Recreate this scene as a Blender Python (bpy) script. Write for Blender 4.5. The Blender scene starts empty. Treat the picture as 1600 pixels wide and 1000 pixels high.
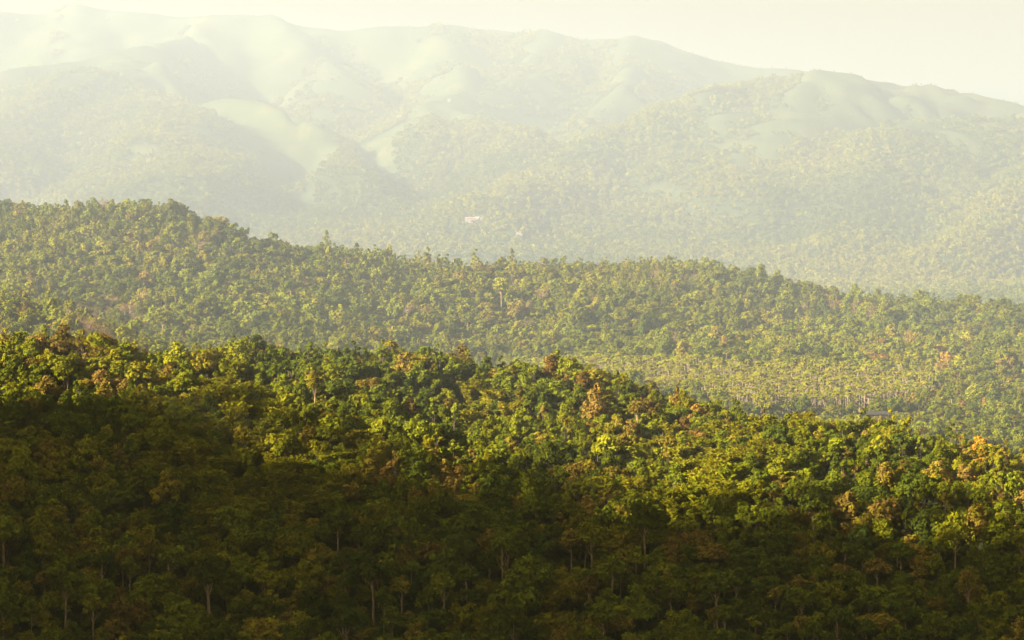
import bpy, math, random
import numpy as np

SEED = 7
rng = np.random.default_rng(SEED)
random.seed(SEED)
scene = bpy.context.scene
col = scene.collection

# ------------------------------------------------------------------ camera
ZC = 160.0                       # eye height above the datum, the viewpoint is a hillside
LENS = 100.0
F = 1600 * LENS / 36.0           # focal length in pixels of the 1600 px wide photograph
PITCH = math.atan(160 / F)       # eye level lies 160 px above the picture centre
cam_d = bpy.data.cameras.new('camera')
cam = bpy.data.objects.new('camera', cam_d); col.objects.link(cam)
cam_d.lens = LENS; cam_d.sensor_width = 36; cam_d.clip_start = 1; cam_d.clip_end = 40000
cam.location = (0, 0, ZC)
cam.rotation_euler = (math.pi / 2 - PITCH, 0, 0)
scene.camera = cam

# ------------------------------------------------------------------ light
SUN_EL = math.radians(23.0)
SUN_AZ = math.atan2(-0.90, -0.43)            # measured from +Y towards +X: left and a little behind
SUN = np.array([math.cos(SUN_EL) * math.sin(SUN_AZ), math.cos(SUN_EL) * math.cos(SUN_AZ), math.sin(SUN_EL)])
world = bpy.data.worlds.new('World'); scene.world = world; world.use_nodes = True
wn = world.node_tree.nodes; wl = world.node_tree.links
bg = wn['Background']
sky = wn.new('ShaderNodeTexSky'); sky.sky_type = 'NISHITA'; sky.sun_disc = False
sky.sun_elevation = SUN_EL; sky.sun_rotation = SUN_AZ % (2 * math.pi)
sky.air_density = 1.0; sky.dust_density = 2.0; sky.ozone_density = 0.6
wm = wn.new('ShaderNodeMix'); wm.data_type = 'RGBA'; wm.blend_type = 'MULTIPLY'
wm.inputs[0].default_value = 1.0
wm.inputs[7].default_value = (0.42, 0.255, 0.105, 1)     # dusty cream sky of the photograph
wl.new(sky.outputs[0], wm.inputs[6]); wl.new(wm.outputs[2], bg.inputs[0])
bg.inputs[1].default_value = 0.05

sun_d = bpy.data.lights.new('sun', 'SUN'); sun_d.energy = 5.0; sun_d.angle = math.radians(0.55)
sun_d.color = (1.0, 0.90, 0.80)
sun = bpy.data.objects.new('sun', sun_d); col.objects.link(sun)
from mathutils import Vector
sun.rotation_euler = Vector(SUN).to_track_quat('Z', 'Y').to_euler()
sun.location = (0, 0, 900)

vs = scene.view_settings
vs.view_transform = 'Standard'; vs.look = 'None'; vs.gamma = 1.0; vs.use_curve_mapping = False
vs.exposure = 2.74
scene.render.engine = 'CYCLES'
cy = scene.cycles
cy.max_bounces = 5; cy.diffuse_bounces = 1; cy.transmission_bounces = 3; cy.volume_bounces = 0
cy.transparent_max_bounces = 4
cy.use_denoising = True; cy.use_adaptive_sampling = True; cy.adaptive_threshold = 0.02

HAZE_DENSITY = 2.1e-4

# ------------------------------------------------------------------ picture -> place
cp, sp = math.cos(PITCH), math.sin(PITCH)
def ray(px, py):
    u, v = (px - 800) / F, (500 - py) / F
    return np.array([u, cp + v * sp, -sp + v * cp])
def at(px, py, Y, dz=0.0):
    d = ray(px, py); t = Y / d[1]
    return (d[0] * t, Y, ZC + d[2] * t + dz)
def project(p):
    x, y, z = p[0], p[1], p[2] - ZC
    fwd = y * cp - z * sp; up = y * sp + z * cp
    return 800 + F * x / fwd, 500 - F * up / fwd

# ------------------------------------------------------------------ value noise (numpy)
_perm = rng.permutation(4096)
_val = rng.random(4096) * 2 - 1
def vnoise(x, y, s=0):
    x = np.asarray(x, float); y = np.asarray(y, float)
    xi = np.floor(x).astype(int); yi = np.floor(y).astype(int)
    fx = x - xi; fy = y - yi
    fx = fx * fx * fx * (fx * (fx * 6 - 15) + 10); fy = fy * fy * fy * (fy * (fy * 6 - 15) + 10)
    def h(a, b): return _val[(_perm[(a + s * 131) & 4095] + b * 7 + s * 17) & 4095 if False else _perm[(_perm[(a + s * 131) & 4095] + b) & 4095]]
    a = h(xi, yi); b = h(xi + 1, yi); c = h(xi, yi + 1); d = h(xi + 1, yi + 1)
    return (a * (1 - fx) + b * fx) * (1 - fy) + (c * (1 - fx) + d * fx) * fy
def fbm(x, y, wl_, oct=4, s=0, gain=0.5):
    r = 0; a = 1.0; f = 1.0 / wl_
    for o in range(oct):
        r = r + a * vnoise(np.asarray(x) * f + 13.7 * o, np.asarray(y) * f - 7.1 * o, s + o); a *= gain; f *= 2.03
    return r

# ------------------------------------------------------------------ terrain
class Ridge:
    """A crest line in space; the ground falls away from it on both sides."""
    def __init__(self, pts, slope, rnd=15.0, fall=0.0):
        self.p = np.array(pts, float); self.slope = slope; self.rnd = rnd; self.fall = fall
    def height(self, x, y):
        best = np.full(x.shape, -1e9)
        P = self.p
        for i in range(len(P) - 1):
            a, b = P[i], P[i + 1]
            dx, dy = b[0] - a[0], b[1] - a[1]
            t = np.clip(((x - a[0]) * dx + (y - a[1]) * dy) / (dx * dx + dy * dy), 0, 1)
            d = np.hypot(x - a[0] - t * dx, y - a[1] - t * dy)
            z = a[2] + t * (b[2] - a[2]) - self.slope * (np.sqrt(d * d + self.rnd ** 2) - self.rnd)
            best = np.maximum(best, z)
        return best
def smax(a, b, k):
    h = np.clip(0.5 + 0.5 * (a - b) / k, 0, 1)
    return b + (a - b) * h + k * h * (1 - h)
def P(lst, dz=0.0, Y=None):
    return [at(p[0], p[1], p[2] if Y is None else Y, dz) for p in lst]

near_crest = [(-500, 560, 1180), (-250, 535, 1180), (-60, 522, 1180), (60, 522, 1180), (150, 513, 1185), (225, 528, 1190), (300, 514, 1195), (380, 502, 1200),
    (430, 508, 1200), (500, 523, 1200), (600, 525, 1195), (650, 538, 1185), (720, 560, 1175), (800, 566, 1165), (880, 560, 1160), (930, 573, 1150),
    (1000, 595, 1140), (1100, 628, 1115), (1180, 655, 1090), (1260, 652, 1075), (1330, 662, 1070), (1420, 668, 1060), (1520, 680, 1050),
    (1620, 690, 1040), (1800, 720, 1010), (2100, 790, 960)]
mid_crest = [(-700, 360, 2150), (-300, 335, 2150), (0, 320, 2150), (90, 322, 2150), (150, 316, 2150), (190, 320, 2150), (215, 338, 2155), (300, 350, 2160), (375, 378, 2170),
    (420, 386, 2180), (490, 373, 2190), (560, 388, 2200), (620, 400, 2210), (700, 402, 2220), (780, 413, 2220), (820, 406, 2220), (920, 402, 2220),
    (1000, 403, 2220), (1090, 412, 2210), (1130, 427, 2210), (1220, 434, 2200), (1330, 452, 2190), (1430, 465, 2180), (1500, 461, 2180),
    (1600, 470, 2180), (1800, 490, 2180), (2300, 560, 2150)]
R_near = Ridge(P(near_crest, -13), 0.40, 12)
R_knob = Ridge(P([(560, 560, 1165), (600, 640, 1115), (650, 740, 1065), (690, 860, 1020)], -9), 0.42, 14)
R_mid = Ridge(P(mid_crest, -14), 0.30, 25)
R_mid2 = Ridge(P([(1000, 410, 2210), (960, 450, 2120), (900, 500, 2020)], -16), 0.28, 30)
R_mid3 = Ridge(P([(220, 345, 2150), (330, 420, 2050), (420, 480, 1930), (450, 520, 1820)], -14), 0.30, 30)
R_mid4 = Ridge(P([(1430, 470, 2170), (1300, 500, 2060), (1180, 545, 1950)], -14), 0.28, 30)
R_right = Ridge(P([(2200, 420, 1980), (1700, 500, 1880), (1600, 545, 1820), (1500, 580, 1760), (1430, 612, 1720)], -14), 0.34, 20)
R_left = Ridge(P([(-600, 380, 1780), (-100, 440, 1720), (0, 462, 1680), (80, 495, 1640), (180, 525, 1600)], -12), 0.34, 20)
M = []
def far_y(Y): return 4100 + (Y - 3600) * 0.75
def mr(pts, slope, rnd=40): M.append(Ridge(P([(a, b, far_y(c)) for a, b, c in pts]), slope, rnd * 0.65))
far_crest = [(-1500, 120, 8200), (-700, 60, 8200), (-300, 35, 8200), (0, 20, 8200), (50, 24, 8200), (95, 18, 8200), (135, 3, 8200), (180, 14, 8200), (230, 19, 8200), (290, 26, 8200), (340, 25, 8150),
    (430, 25, 8150), (455, 36, 8200), (500, 45, 8200), (560, 50, 8200), (620, 43, 8200), (690, 41, 8200), (740, 46, 8200), (800, 51, 8200), (840, 47, 8200), (900, 62, 8200), (930, 62, 8200),
    (965, 55, 8200), (1000, 62, 8200), (1060, 80, 8200), (1130, 92, 8200), (1180, 105, 8200), (1250, 108, 8200), (1400, 130, 8200), (1700, 190, 8200), (2400, 260, 8200)]
mr(far_crest, 0.62, 40)
mr([(340, 27, 8130), (260, 58, 7700), (182, 77, 7350), (120, 92, 7100), (50, 108, 6900), (-60, 130, 6700), (-300, 170, 6500)], 0.55, 25)
mr([(430, 27, 8130), (470, 70, 7750), (520, 115, 7350)], 0.55, 40)
mr([(250, 95, 7000), (340, 152, 6600), (395, 152, 6500), (430, 182, 6250), (500, 238, 5900), (560, 275, 5600), (640, 318, 5250)], 0.62, 22)
mr([(182, 77, 7350), (175, 100, 6900), (130, 108, 6600), (60, 165, 6100), (0, 215, 5700), (-100, 270, 5300)], 0.5, 60)
mr([(175, 100, 6900), (240, 150, 6300), (260, 220, 5700), (280, 300, 5000)], 0.46, 70)
mr([(690, 42, 8200), (705, 90, 7700), (720, 130, 7250), (712, 158, 6900), (680, 182, 6600), (640, 205, 6350)], 0.55, 40)
mr([(712, 158, 6900), (760, 190, 6500), (800, 235, 6000), (810, 290, 5500)], 0.5, 50)
mr([(840, 48, 8200), (810, 90, 7800), (800, 120, 7500)], 0.6, 30)
mr([(930, 63, 8190), (870, 92, 7800), (805, 124, 7450), (760, 150, 7200)], 0.6, 25)
mr([(965, 56, 8190), (975, 90, 7800), (1003, 118, 7450), (985, 140, 7200), (940, 165, 6950), (900, 210, 6400)], 0.6, 25)
mr([(800, 300, 5200), (930, 240, 5700), (1010, 184, 6050), (1100, 147, 6300), (1180, 124, 6450), (1250, 109, 6550), (1325, 113, 6600), (1352, 122, 6620)], 0.45, 90)
mr([(1352, 122, 6620), (1400, 120, 6700), (1450, 127, 6700), (1500, 138, 6700), (1545, 155, 6700), (1580, 168, 6700), (1680, 185, 6700), (2300, 260, 6700)], 0.45, 90)
mr([(1250, 109, 6550), (1230, 190, 6000), (1200, 260, 5500), (1150, 340, 4900)], 0.4, 90)
mr([(1900, 150, 6100), (1600, 174, 5950), (1530, 172, 5900), (1450, 180, 5800), (1400, 205, 5600), (1340, 270, 5200), (1250, 350, 4700)], 0.45, 60)
mr([(1700, 220, 5600), (1560, 300, 5000), (1480, 380, 4400)], 0.42, 70)
KY = [-2600, 900, 1450, 1600, 1750, 2000, 2350, 2700, 3300, 4550, 5300, 6300, 7550, 8700, 13200]
KZ = [-150, -158, -128, -117, -112, -96, -100, -115, -120, -108, -8, 98, 212, 165, 40]

# the tall ridge on the left whose evening shadow lies over the near valley is set out
# further down from the shadow line on the slope; here the raw ground without it
def gullies(x, y):
    """0..1, highest in the stream gullies that run down the mountain flanks"""
    a = np.abs(fbm(x + 60 * fbm(x, y, 300, 2, 55), y * 0.45, 330, 3, 51)); b = np.abs(fbm(x, y * 0.55, 140, 3, 53))
    return 0.72 * np.clip(1 - a * 2.2, 0, 1) ** 1.5 + 0.28 * np.clip(1 - b * 2.2, 0, 1) ** 1.5
def ground_raw(x, y):
    x = np.asarray(x, float); y = np.asarray(y, float)
    z = np.interp(y, KY, KZ) + ZC
    z = np.where(y > 4550, z - np.clip((x - 270) / 1350, 0, 1.5) * np.clip((y - 4550) / 2000, 0, 1) * 100, z)
    amp = np.clip((y - 3500) / 1500, 0, 1)
    wx = x + amp * 45 * fbm(x, y, 500, 4, 21); wy = y + amp * 110 * fbm(x, y, 500, 4, 31)
    z = z + 3.0 * fbm(x, y, 160, 3, 3) * (1 - amp)
    far = np.full(x.shape, -1e9)
    sel = y > 2700
    if np.any(sel):
        f = np.full(int(sel.sum()), -500.0); X = wx[sel]; Y = wy[sel]
        for r in M: f = smax(f, r.height(X, Y), 22.0)
        crest_d = np.clip((f - M[0].height(X, Y)) / 60, 0, 1)
        f = f - 36 * gullies(X, Y) * (0.04 + 0.96 * crest_d) + 5 * fbm(X, Y, 190, 4, 61)
        far[sel] = f
    near = np.maximum(R_near.height(x, y), -1e3)
    near = smax(near, R_knob.height(x, y), 10)
    near = near + np.where(y < 1500, 4.5 * fbm(x, y, 110, 3, 9), 0)
    mid = R_mid.height(x, y)
    for r in (R_mid2, R_mid3, R_mid4): mid = smax(mid, r.height(x, y), 12)
    mid = mid + np.where((y > 1500) & (y < 3200), 6 * fbm(x, y, 140, 3, 12), 0)
    mid = smax(mid, R_right.height(x, y), 8); mid = smax(mid, R_left.height(x, y), 8)
    cs = Ridge([(900, -900, ZC - 40), (300, -200, ZC + 5), (60, -70, ZC + 2), (0, -12, ZC - 2.2), (-60, -60, ZC + 2), (-400, -300, ZC + 60), (-900, -700, ZC + 150)], 0.6, 6).height(x, y)
    z = smax(z, near, 14); z = smax(z, mid, 12); z = smax(z, far, 16); z = smax(z, cs, 2)
    return z

def hit(px, py, lift, y0=900, y1=1400):
    d = ray(px, py); Ys = np.arange(y0, y1, 1.0); t = Ys / d[1]
    g = ground_raw(d[0] * t, Ys) + lift
    zz = ZC + d[2] * t
    k = np.argmax(zz <= g)
    return np.array([d[0] * t[k], Ys[k], zz[k]])

shadow_line = [(-250, 635), (0, 635), (150, 632), (260, 628), (345, 628), (420, 672), (500, 715), (650, 745), (800, 758), (960, 768),
               (1100, 782), (1250, 782), (1400, 795), (1500, 808), (1600, 820), (1800, 835)]
CAST = 1000.0
tanE = math.tan(SUN_EL)
hz = SUN[:2] / np.hypot(SUN[0], SUN[1])
cast_pts = []
for px, py in shadow_line:
    q = hit(px, py, 9.0)
    cast_pts.append((q[0] + hz[0] * CAST, q[1] + hz[1] * CAST, q[2] + tanE * CAST))
q = cast_pts[-1]
cast_pts += [(-840, 330, 560), (-860, 60, 640), (-900, -300, 690), (-1000, -800, 690), (-1300, -1500, 600)]
q0 = cast_pts[0]
cast_pts = [(q0[0] - 500, q0[1] + 60, q0[2] - 120)] + cast_pts
R_cast = Ridge([(a, b, c - 7) for a, b, c in cast_pts], 0.84, 6)
def ground(x, y):
    x = np.asarray(x, float); y = np.asarray(y, float)
    z = ground_raw(x, y)
    c = R_cast.height(x, y) + 6.5 * fbm(x, y, 75, 4, 77, 0.6)
    return smax(z, c, 4)

def grass_mask(x, y):
    """1 where the far mountains are open grassland, 0 where they are wooded."""
    z = ground_raw(x, y) - ZC
    e = 30.0
    lap = ground_raw(x + e, y) + ground_raw(x - e, y) + ground_raw(x, y + e) + ground_raw(x, y - e) - 4 * (z + ZC)
    conv = np.clip(-lap / 10.0, -1.5, 1.5)
    g = (z - 295) / 185 + 0.35 * conv + 0.9 * fbm(x, y, 420, 5, 41, 0.6) - 1.3 * gullies(x, y) + 0.25
    dome = np.clip((x - 290) / 480, 0, 1) * np.clip((z - 92) / 92, -1, 1)
    g = g + 1.5 * dome
    sp_ = M[3].height(x, y)
    g = np.where((ground_raw(x, y) - sp_ < 26) & (x < M[3].p[3][0] + 120 + 0.0 * x), np.maximum(g, 0.5 + 0.5 * fbm(x, y, 120, 3, 43)), g)
    kn = M[6].height(x, y)
    g = np.where((ground_raw(x, y) - kn < 14) & (y < far_y(6950)), np.maximum(g, 0.4), g)
    return np.clip(g * 1.7 + 0.45, 0, 1)

# ------------------------------------------------------------------ materials
def new_mat(name):
    m = bpy.data.materials.new(name); m.use_nodes = True
    m.node_tree.nodes.clear()
    o = m.node_tree.nodes.new('ShaderNodeOutputMaterial')
    return m, m.node_tree.nodes, m.node_tree.links, o
def ramp(n, stops):
    r = n.new('ShaderNodeValToRGB'); e = r.color_ramp.elements
    e[0].position, e[0].color = stops[0][0], (*stops[0][1], 1)
    e[1].position, e[1].color = stops[-1][0], (*stops[-1][1], 1)
    for p, c in stops[1:-1]:
        k = e.new(p); k.color = (*c, 1)
    return r

LEAF_RAMP = [(0.0, (0.038, 0.056, 0.009)), (0.25, (0.084, 0.102, 0.008)), (0.42, (0.156, 0.166, 0.007)), (0.56, (0.235, 0.198, 0.007)),
             (0.68, (0.175, 0.122, 0.016)), (0.78, (0.200, 0.120, 0.026)), (0.88, (0.290, 0.150, 0.018)), (1.0, (0.48, 0.27, 0.012))]
def leaf_material(name, trans=0.18, var=0.7, scale=0.55):
    m, n, l, o = new_mat(name)
    a = n.new('ShaderNodeAttribute'); a.attribute_type = 'INSTANCER'; a.attribute_name = 'tint'
    tc = n.new('ShaderNodeTexCoord')
    nz = n.new('ShaderNodeTexNoise'); nz.inputs['Scale'].default_value = scale; nz.inputs['Detail'].default_value = 2
    l.new(tc.outputs['Object'], nz.inputs['Vector'])
    mp = n.new('ShaderNodeMapRange'); mp.inputs[1].default_value = 0.3; mp.inputs[2].default_value = 0.7
    mp.inputs[3].default_value = -0.11; mp.inputs[4].default_value = 0.11
    l.new(nz.outputs['Fac'], mp.inputs[0])
    am = n.new('ShaderNodeMapRange'); am.inputs[1].default_value = 0.7; am.inputs[2].default_value = 1.0
    am.inputs[3].default_value = 1.0; am.inputs[4].default_value = 2.4
    l.new(a.outputs['Fac'], am.inputs[0])
    mm = n.new('ShaderNodeMath'); mm.operation = 'MULTIPLY'; l.new(mp.outputs[0], mm.inputs[0]); l.new(am.outputs[0], mm.inputs[1])
    ad = n.new('ShaderNodeMath'); ad.operation = 'ADD'; ad.use_clamp = True
    l.new(a.outputs['Fac'], ad.inputs[0]); l.new(mm.outputs[0], ad.inputs[1])
    r = ramp(n, LEAF_RAMP); l.new(ad.outputs[0], r.inputs[0])
    oi = n.new('ShaderNodeObjectInfo')
    mb = n.new('ShaderNodeMapRange'); mb.inputs[3].default_value = 1 - var * 0.5; mb.inputs[4].default_value = 1 + var * 0.5
    l.new(oi.outputs['Random'], mb.inputs[0])
    mx = n.new('ShaderNodeMix'); mx.data_type = 'RGBA'; mx.blend_type = 'MULTIPLY'; mx.inputs[0].default_value = 1
    l.new(r.outputs[0], mx.inputs[6]); l.new(mb.outputs[0], mx.inputs[7])
    d = n.new('ShaderNodeBsdfDiffuse'); t = n.new('ShaderNodeBsdfTranslucent'); ms = n.new('ShaderNodeMixShader')
    ms.inputs[0].default_value = trans
    l.new(mx.outputs[2], d.inputs[0]); l.new(mx.outputs[2], t.inputs[0])
    l.new(d.outputs[0], ms.inputs[1]); l.new(t.outputs[0], ms.inputs[2]); l.new(ms.outputs[0], o.inputs[0])
    return m
MAT_LEAF = leaf_material('leaf')
MAT_BAMBOO = leaf_material('bamboo_leaf', 0.35, 0.4, 0.8)

def bark_material(name, c1, c2):
    m, n, l, o = new_mat(name)
    tc = n.new('ShaderNodeTexCoord'); nz = n.new('ShaderNodeTexNoise'); nz.inputs['Scale'].default_value = 1.3; nz.inputs['Detail'].default_value = 4
    mpn = n.new('ShaderNodeMapping'); mpn.inputs['Scale'].default_value = (1, 1, 0.25)
    l.new(tc.outputs['Object'], mpn.inputs[0]); l.new(mpn.outputs[0], nz.inputs['Vector'])
    r = ramp(n, [(0.35, c1), (0.65, c2)]); l.new(nz.outputs['Fac'], r.inputs[0])
    b = n.new('ShaderNodeBsdfPrincipled'); b.inputs['Roughness'].default_value = 0.9
    l.new(r.outputs[0], b.inputs['Base Color']); l.new(b.outputs[0], o.inputs[0])
    return m
MAT_BARK = bark_material('bark', (0.07, 0.045, 0.026), (0.15, 0.10, 0.06))
MAT_PALEBARK = bark_material('pale_bark', (0.20, 0.125, 0.060), (0.34, 0.225, 0.115))
MAT_PALMBARK = bark_material('palm_trunk', (0.34, 0.23, 0.13), (0.50, 0.36, 0.22))
MAT_CULM = bark_material('bamboo_culm', (0.10, 0.12, 0.02), (0.20, 0.19, 0.04))
MAT_TWIG = bark_material('twig', (0.30, 0.19, 0.11), (0.40, 0.27, 0.17))

def ground_material():
    m, n, l, o = new_mat('forest_floor')
    tc = n.new('ShaderNodeTexCoord')
    n1 = n.new('ShaderNodeTexNoise'); n1.inputs['Scale'].default_value = 0.05; n1.inputs['Detail'].default_value = 8
    l.new(tc.outputs['Object'], n1.inputs['Vector'])
    r = ramp(n, [(0.3, (0.020, 0.028, 0.010)), (0.55, (0.040, 0.045, 0.014)), (0.75, (0.075, 0.060, 0.025))]); l.new(n1.outputs['Fac'], r.inputs[0])
    b = n.new('ShaderNodeBsdfPrincipled'); b.inputs['Roughness'].default_value = 1.0; b.inputs['Specular IOR Level'].default_value = 0.0
    l.new(r.outputs[0], b.inputs['Base Color']); l.new(b.outputs[0], o.inputs[0])
    return m
def mountain_material():
    m, n, l, o = new_mat('mountain_grass_and_soil')
    tc = n.new('ShaderNodeTexCoord')
    at_ = n.new('ShaderNodeAttribute'); at_.attribute_name = 'grass'
    n1 = n.new('ShaderNodeTexNoise'); n1.inputs['Scale'].default_value = 0.012; n1.inputs['Detail'].default_value = 9; n1.inputs['Roughness'].default_value = 0.65
    l.new(tc.outputs['Object'], n1.inputs['Vector'])
    rg = ramp(n, [(0.3, (0.042, 0.060, 0.017)), (0.5, (0.062, 0.077, 0.023)), (0.7, (0.108, 0.102, 0.036))]); l.new(n1.outputs['Fac'], rg.inputs[0])
    rf = ramp(n, [(0.3, (0.022, 0.034, 0.012)), (0.7, (0.050, 0.062, 0.018))]); l.new(n1.outputs['Fac'], rf.inputs[0])
    mx = n.new('ShaderNodeMix'); mx.data_type = 'RGBA'
    l.new(at_.outputs['Fac'], mx.inputs[0]); l.new(rf.outputs[0], mx.inputs[6]); l.new(rg.outputs[0], mx.inputs[7])
    b = n.new('ShaderNodeBsdfPrincipled'); b.inputs['Roughness'].default_value = 1.0; b.inputs['Specular IOR Level'].default_value = 0.0
    l.new(mx.outputs[2], b.inputs['Base Color']); l.new(b.outputs[0], o.inputs[0])
    return m
MAT_GROUND = ground_material(); MAT_MOUNTAIN = mountain_material()
def plain_material(name, c, c2=None, scale=1.5, rough=0.85):
    m, n, l, o = new_mat(name)
    tc = n.new('ShaderNodeTexCoord'); nz = n.new('ShaderNodeTexNoise'); nz.inputs['Scale'].default_value = scale; nz.inputs['Detail'].default_value = 5
    l.new(tc.outputs['Object'], nz.inputs['Vector'])
    r = ramp(n, [(0.35, c), (0.65, c2 or tuple(v * 0.8 for v in c))]); l.new(nz.outputs['Fac'], r.inputs[0])
    b = n.new('ShaderNodeBsdfPrincipled'); b.inputs['Roughness'].default_value = rough; b.inputs['Specular IOR Level'].default_value = 0.1
    l.new(r.outputs[0], b.inputs['Base Color']); l.new(b.outputs[0], o.inputs[0])
    return m

# ------------------------------------------------------------------ terrain meshes
def proj_arr(x, y, z):
    zz = z - ZC; fwd = y * cp - zz * sp; up = y * sp + zz * cp
    return 800 + F * x / fwd, 500 - F * up / fwd


def mesh_from(name, verts, faces, mat):
    me = bpy.data.meshes.new(name)
    verts = np.asarray(verts, np.float32)
    if isinstance(faces, np.ndarray):
        nv = faces.shape[1]
        me.vertices.add(len(verts)); me.vertices.foreach_set('co', verts.ravel())
        me.loops.add(faces.size); me.loops.foreach_set('vertex_index', faces.ravel().astype(np.int32))
        me.polygons.add(len(faces)); me.polygons.foreach_set('loop_start', np.arange(0, faces.size, nv, dtype=np.int32))
        me.update(calc_edges=True)
    else:
        me.from_pydata(verts.tolist(), [], faces); me.update()
    if mat: me.materials.append(mat)
    return me
def grid(name, xs, ys, mat, fn, label, attr=None):
    X, Y = np.meshgrid(xs, ys)
    Z = fn(X, Y)
    V = np.stack([X.ravel(), Y.ravel(), Z.ravel()], 1)
    nx, ny = len(xs), len(ys)
    i = np.arange(nx * ny).reshape(ny, nx)
    Fc = np.stack([i[:-1, :-1].ravel(), i[:-1, 1:].ravel(), i[1:, 1:].ravel(), i[1:, :-1].ravel()], 1)
    me = mesh_from(name, V, Fc, mat)
    me.shade_smooth()
    if attr is not None:
        a = me.attributes.new('grass', 'FLOAT', 'POINT'); a.data.foreach_set('value', attr(X, Y).ravel().astype(np.float32))
    o = bpy.data.objects.new(name, me); col.objects.link(o)
    o['kind'] = 'structure'; o['label'] = label
    return o
def spread(lo, hi, a, b, fine, coarse):
    return np.unique(np.concatenate([np.arange(lo, a, coarse), np.arange(a, b, fine), np.arange(b, hi + 1, coarse), [hi]]).astype(float))
grid('ground', spread(-5000, 5000, -500, 400, 7, 45), spread(-2400, 1450, 850, 1450, 7, 35), MAT_GROUND, ground, 'wooded valley side of the nearest ridge')
def valley_grass(x, y):
    px, py = proj_arr(x, y, ground(x, y))
    a = np.clip((y - 1500) / 60, 0, 1) * np.clip((1950 - y) / 120, 0, 1) * np.clip((px - 780) / 150, 0, 1) * np.clip((1500 - px) / 80, 0, 1)
    return np.clip(a * (1.1 + 0.5 * fbm(x, y, 60, 3, 160)), 0, 1)
grid('hill', spread(-5000, 5000, -800, 800, 12, 80), np.arange(1450, 3301, 12.5), MAT_MOUNTAIN, ground, 'hazy wooded middle ridge and valley floor', valley_grass)
grid('mountain', spread(-5000, 5000, -1800, 1800, 15, 125), np.concatenate([np.arange(3300, 7900, 16.0), np.arange(7900, 13101, 65.0)]), MAT_MOUNTAIN, ground_raw,
     'pale hazy mountains with grassy crests', grass_mask)

# ------------------------------------------------------------------ plant meshes
def unit(v): return v / np.maximum(np.linalg.norm(v, axis=-1, keepdims=True), 1e-9)
def leaf_quads(c, nrm, size, r, elong=1.35, droop=None):
    """one rhombic leaf spray for each centre"""
    n = len(c)
    t = r.normal(size=(n, 3)) if droop is None else droop
    u = unit(np.cross(nrm, t)); v = unit(np.cross(nrm, u))
    s = size[:, None] if np.ndim(size) else size
    a = c + v * s * elong * 0.5; b = c + u * s * 0.5; d = c - v * s * elong * 0.5; e = c - u * s * 0.5
    a = a - nrm * s * 0.12; d = d - nrm * s * 0.12
    V = np.stack([a, b, d, e], 1).reshape(-1, 3)
    Fc = np.arange(4 * n).reshape(-1, 4)
    return V, Fc
def join(parts):
    Vs, Fs, k = [], [], 0
    for V, Fc in parts:
        Vs.append(V); Fs.append(Fc + k); k += len(V)
    return np.concatenate(Vs), np.concatenate(Fs)
def tube(path, rad, sides=6):
    path = np.asarray(path, float); n = len(path)
    d = unit(np.gradient(path, axis=0))
    ref = np.where(np.abs(d[:, 2:3]) > 0.9, np.array([[1.0, 0, 0]]), np.array([[0, 0, 1.0]]))
    u = unit(np.cross(d, ref)); v = np.cross(d, u)
    ang = np.arange(sides) * 2 * math.pi / sides
    V = (path[:, None] + np.asarray(rad)[:, None, None] * (np.cos(ang)[None, :, None] * u[:, None] + np.sin(ang)[None, :, None] * v[:, None])).reshape(-1, 3)
    i = np.arange(n * sides).reshape(n, sides); j = np.roll(i, -1, 1)
    Fc = np.stack([i[:-1].ravel(), j[:-1].ravel(), j[1:].ravel(), i[1:].ravel()], 1)
    return V, Fc

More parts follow.
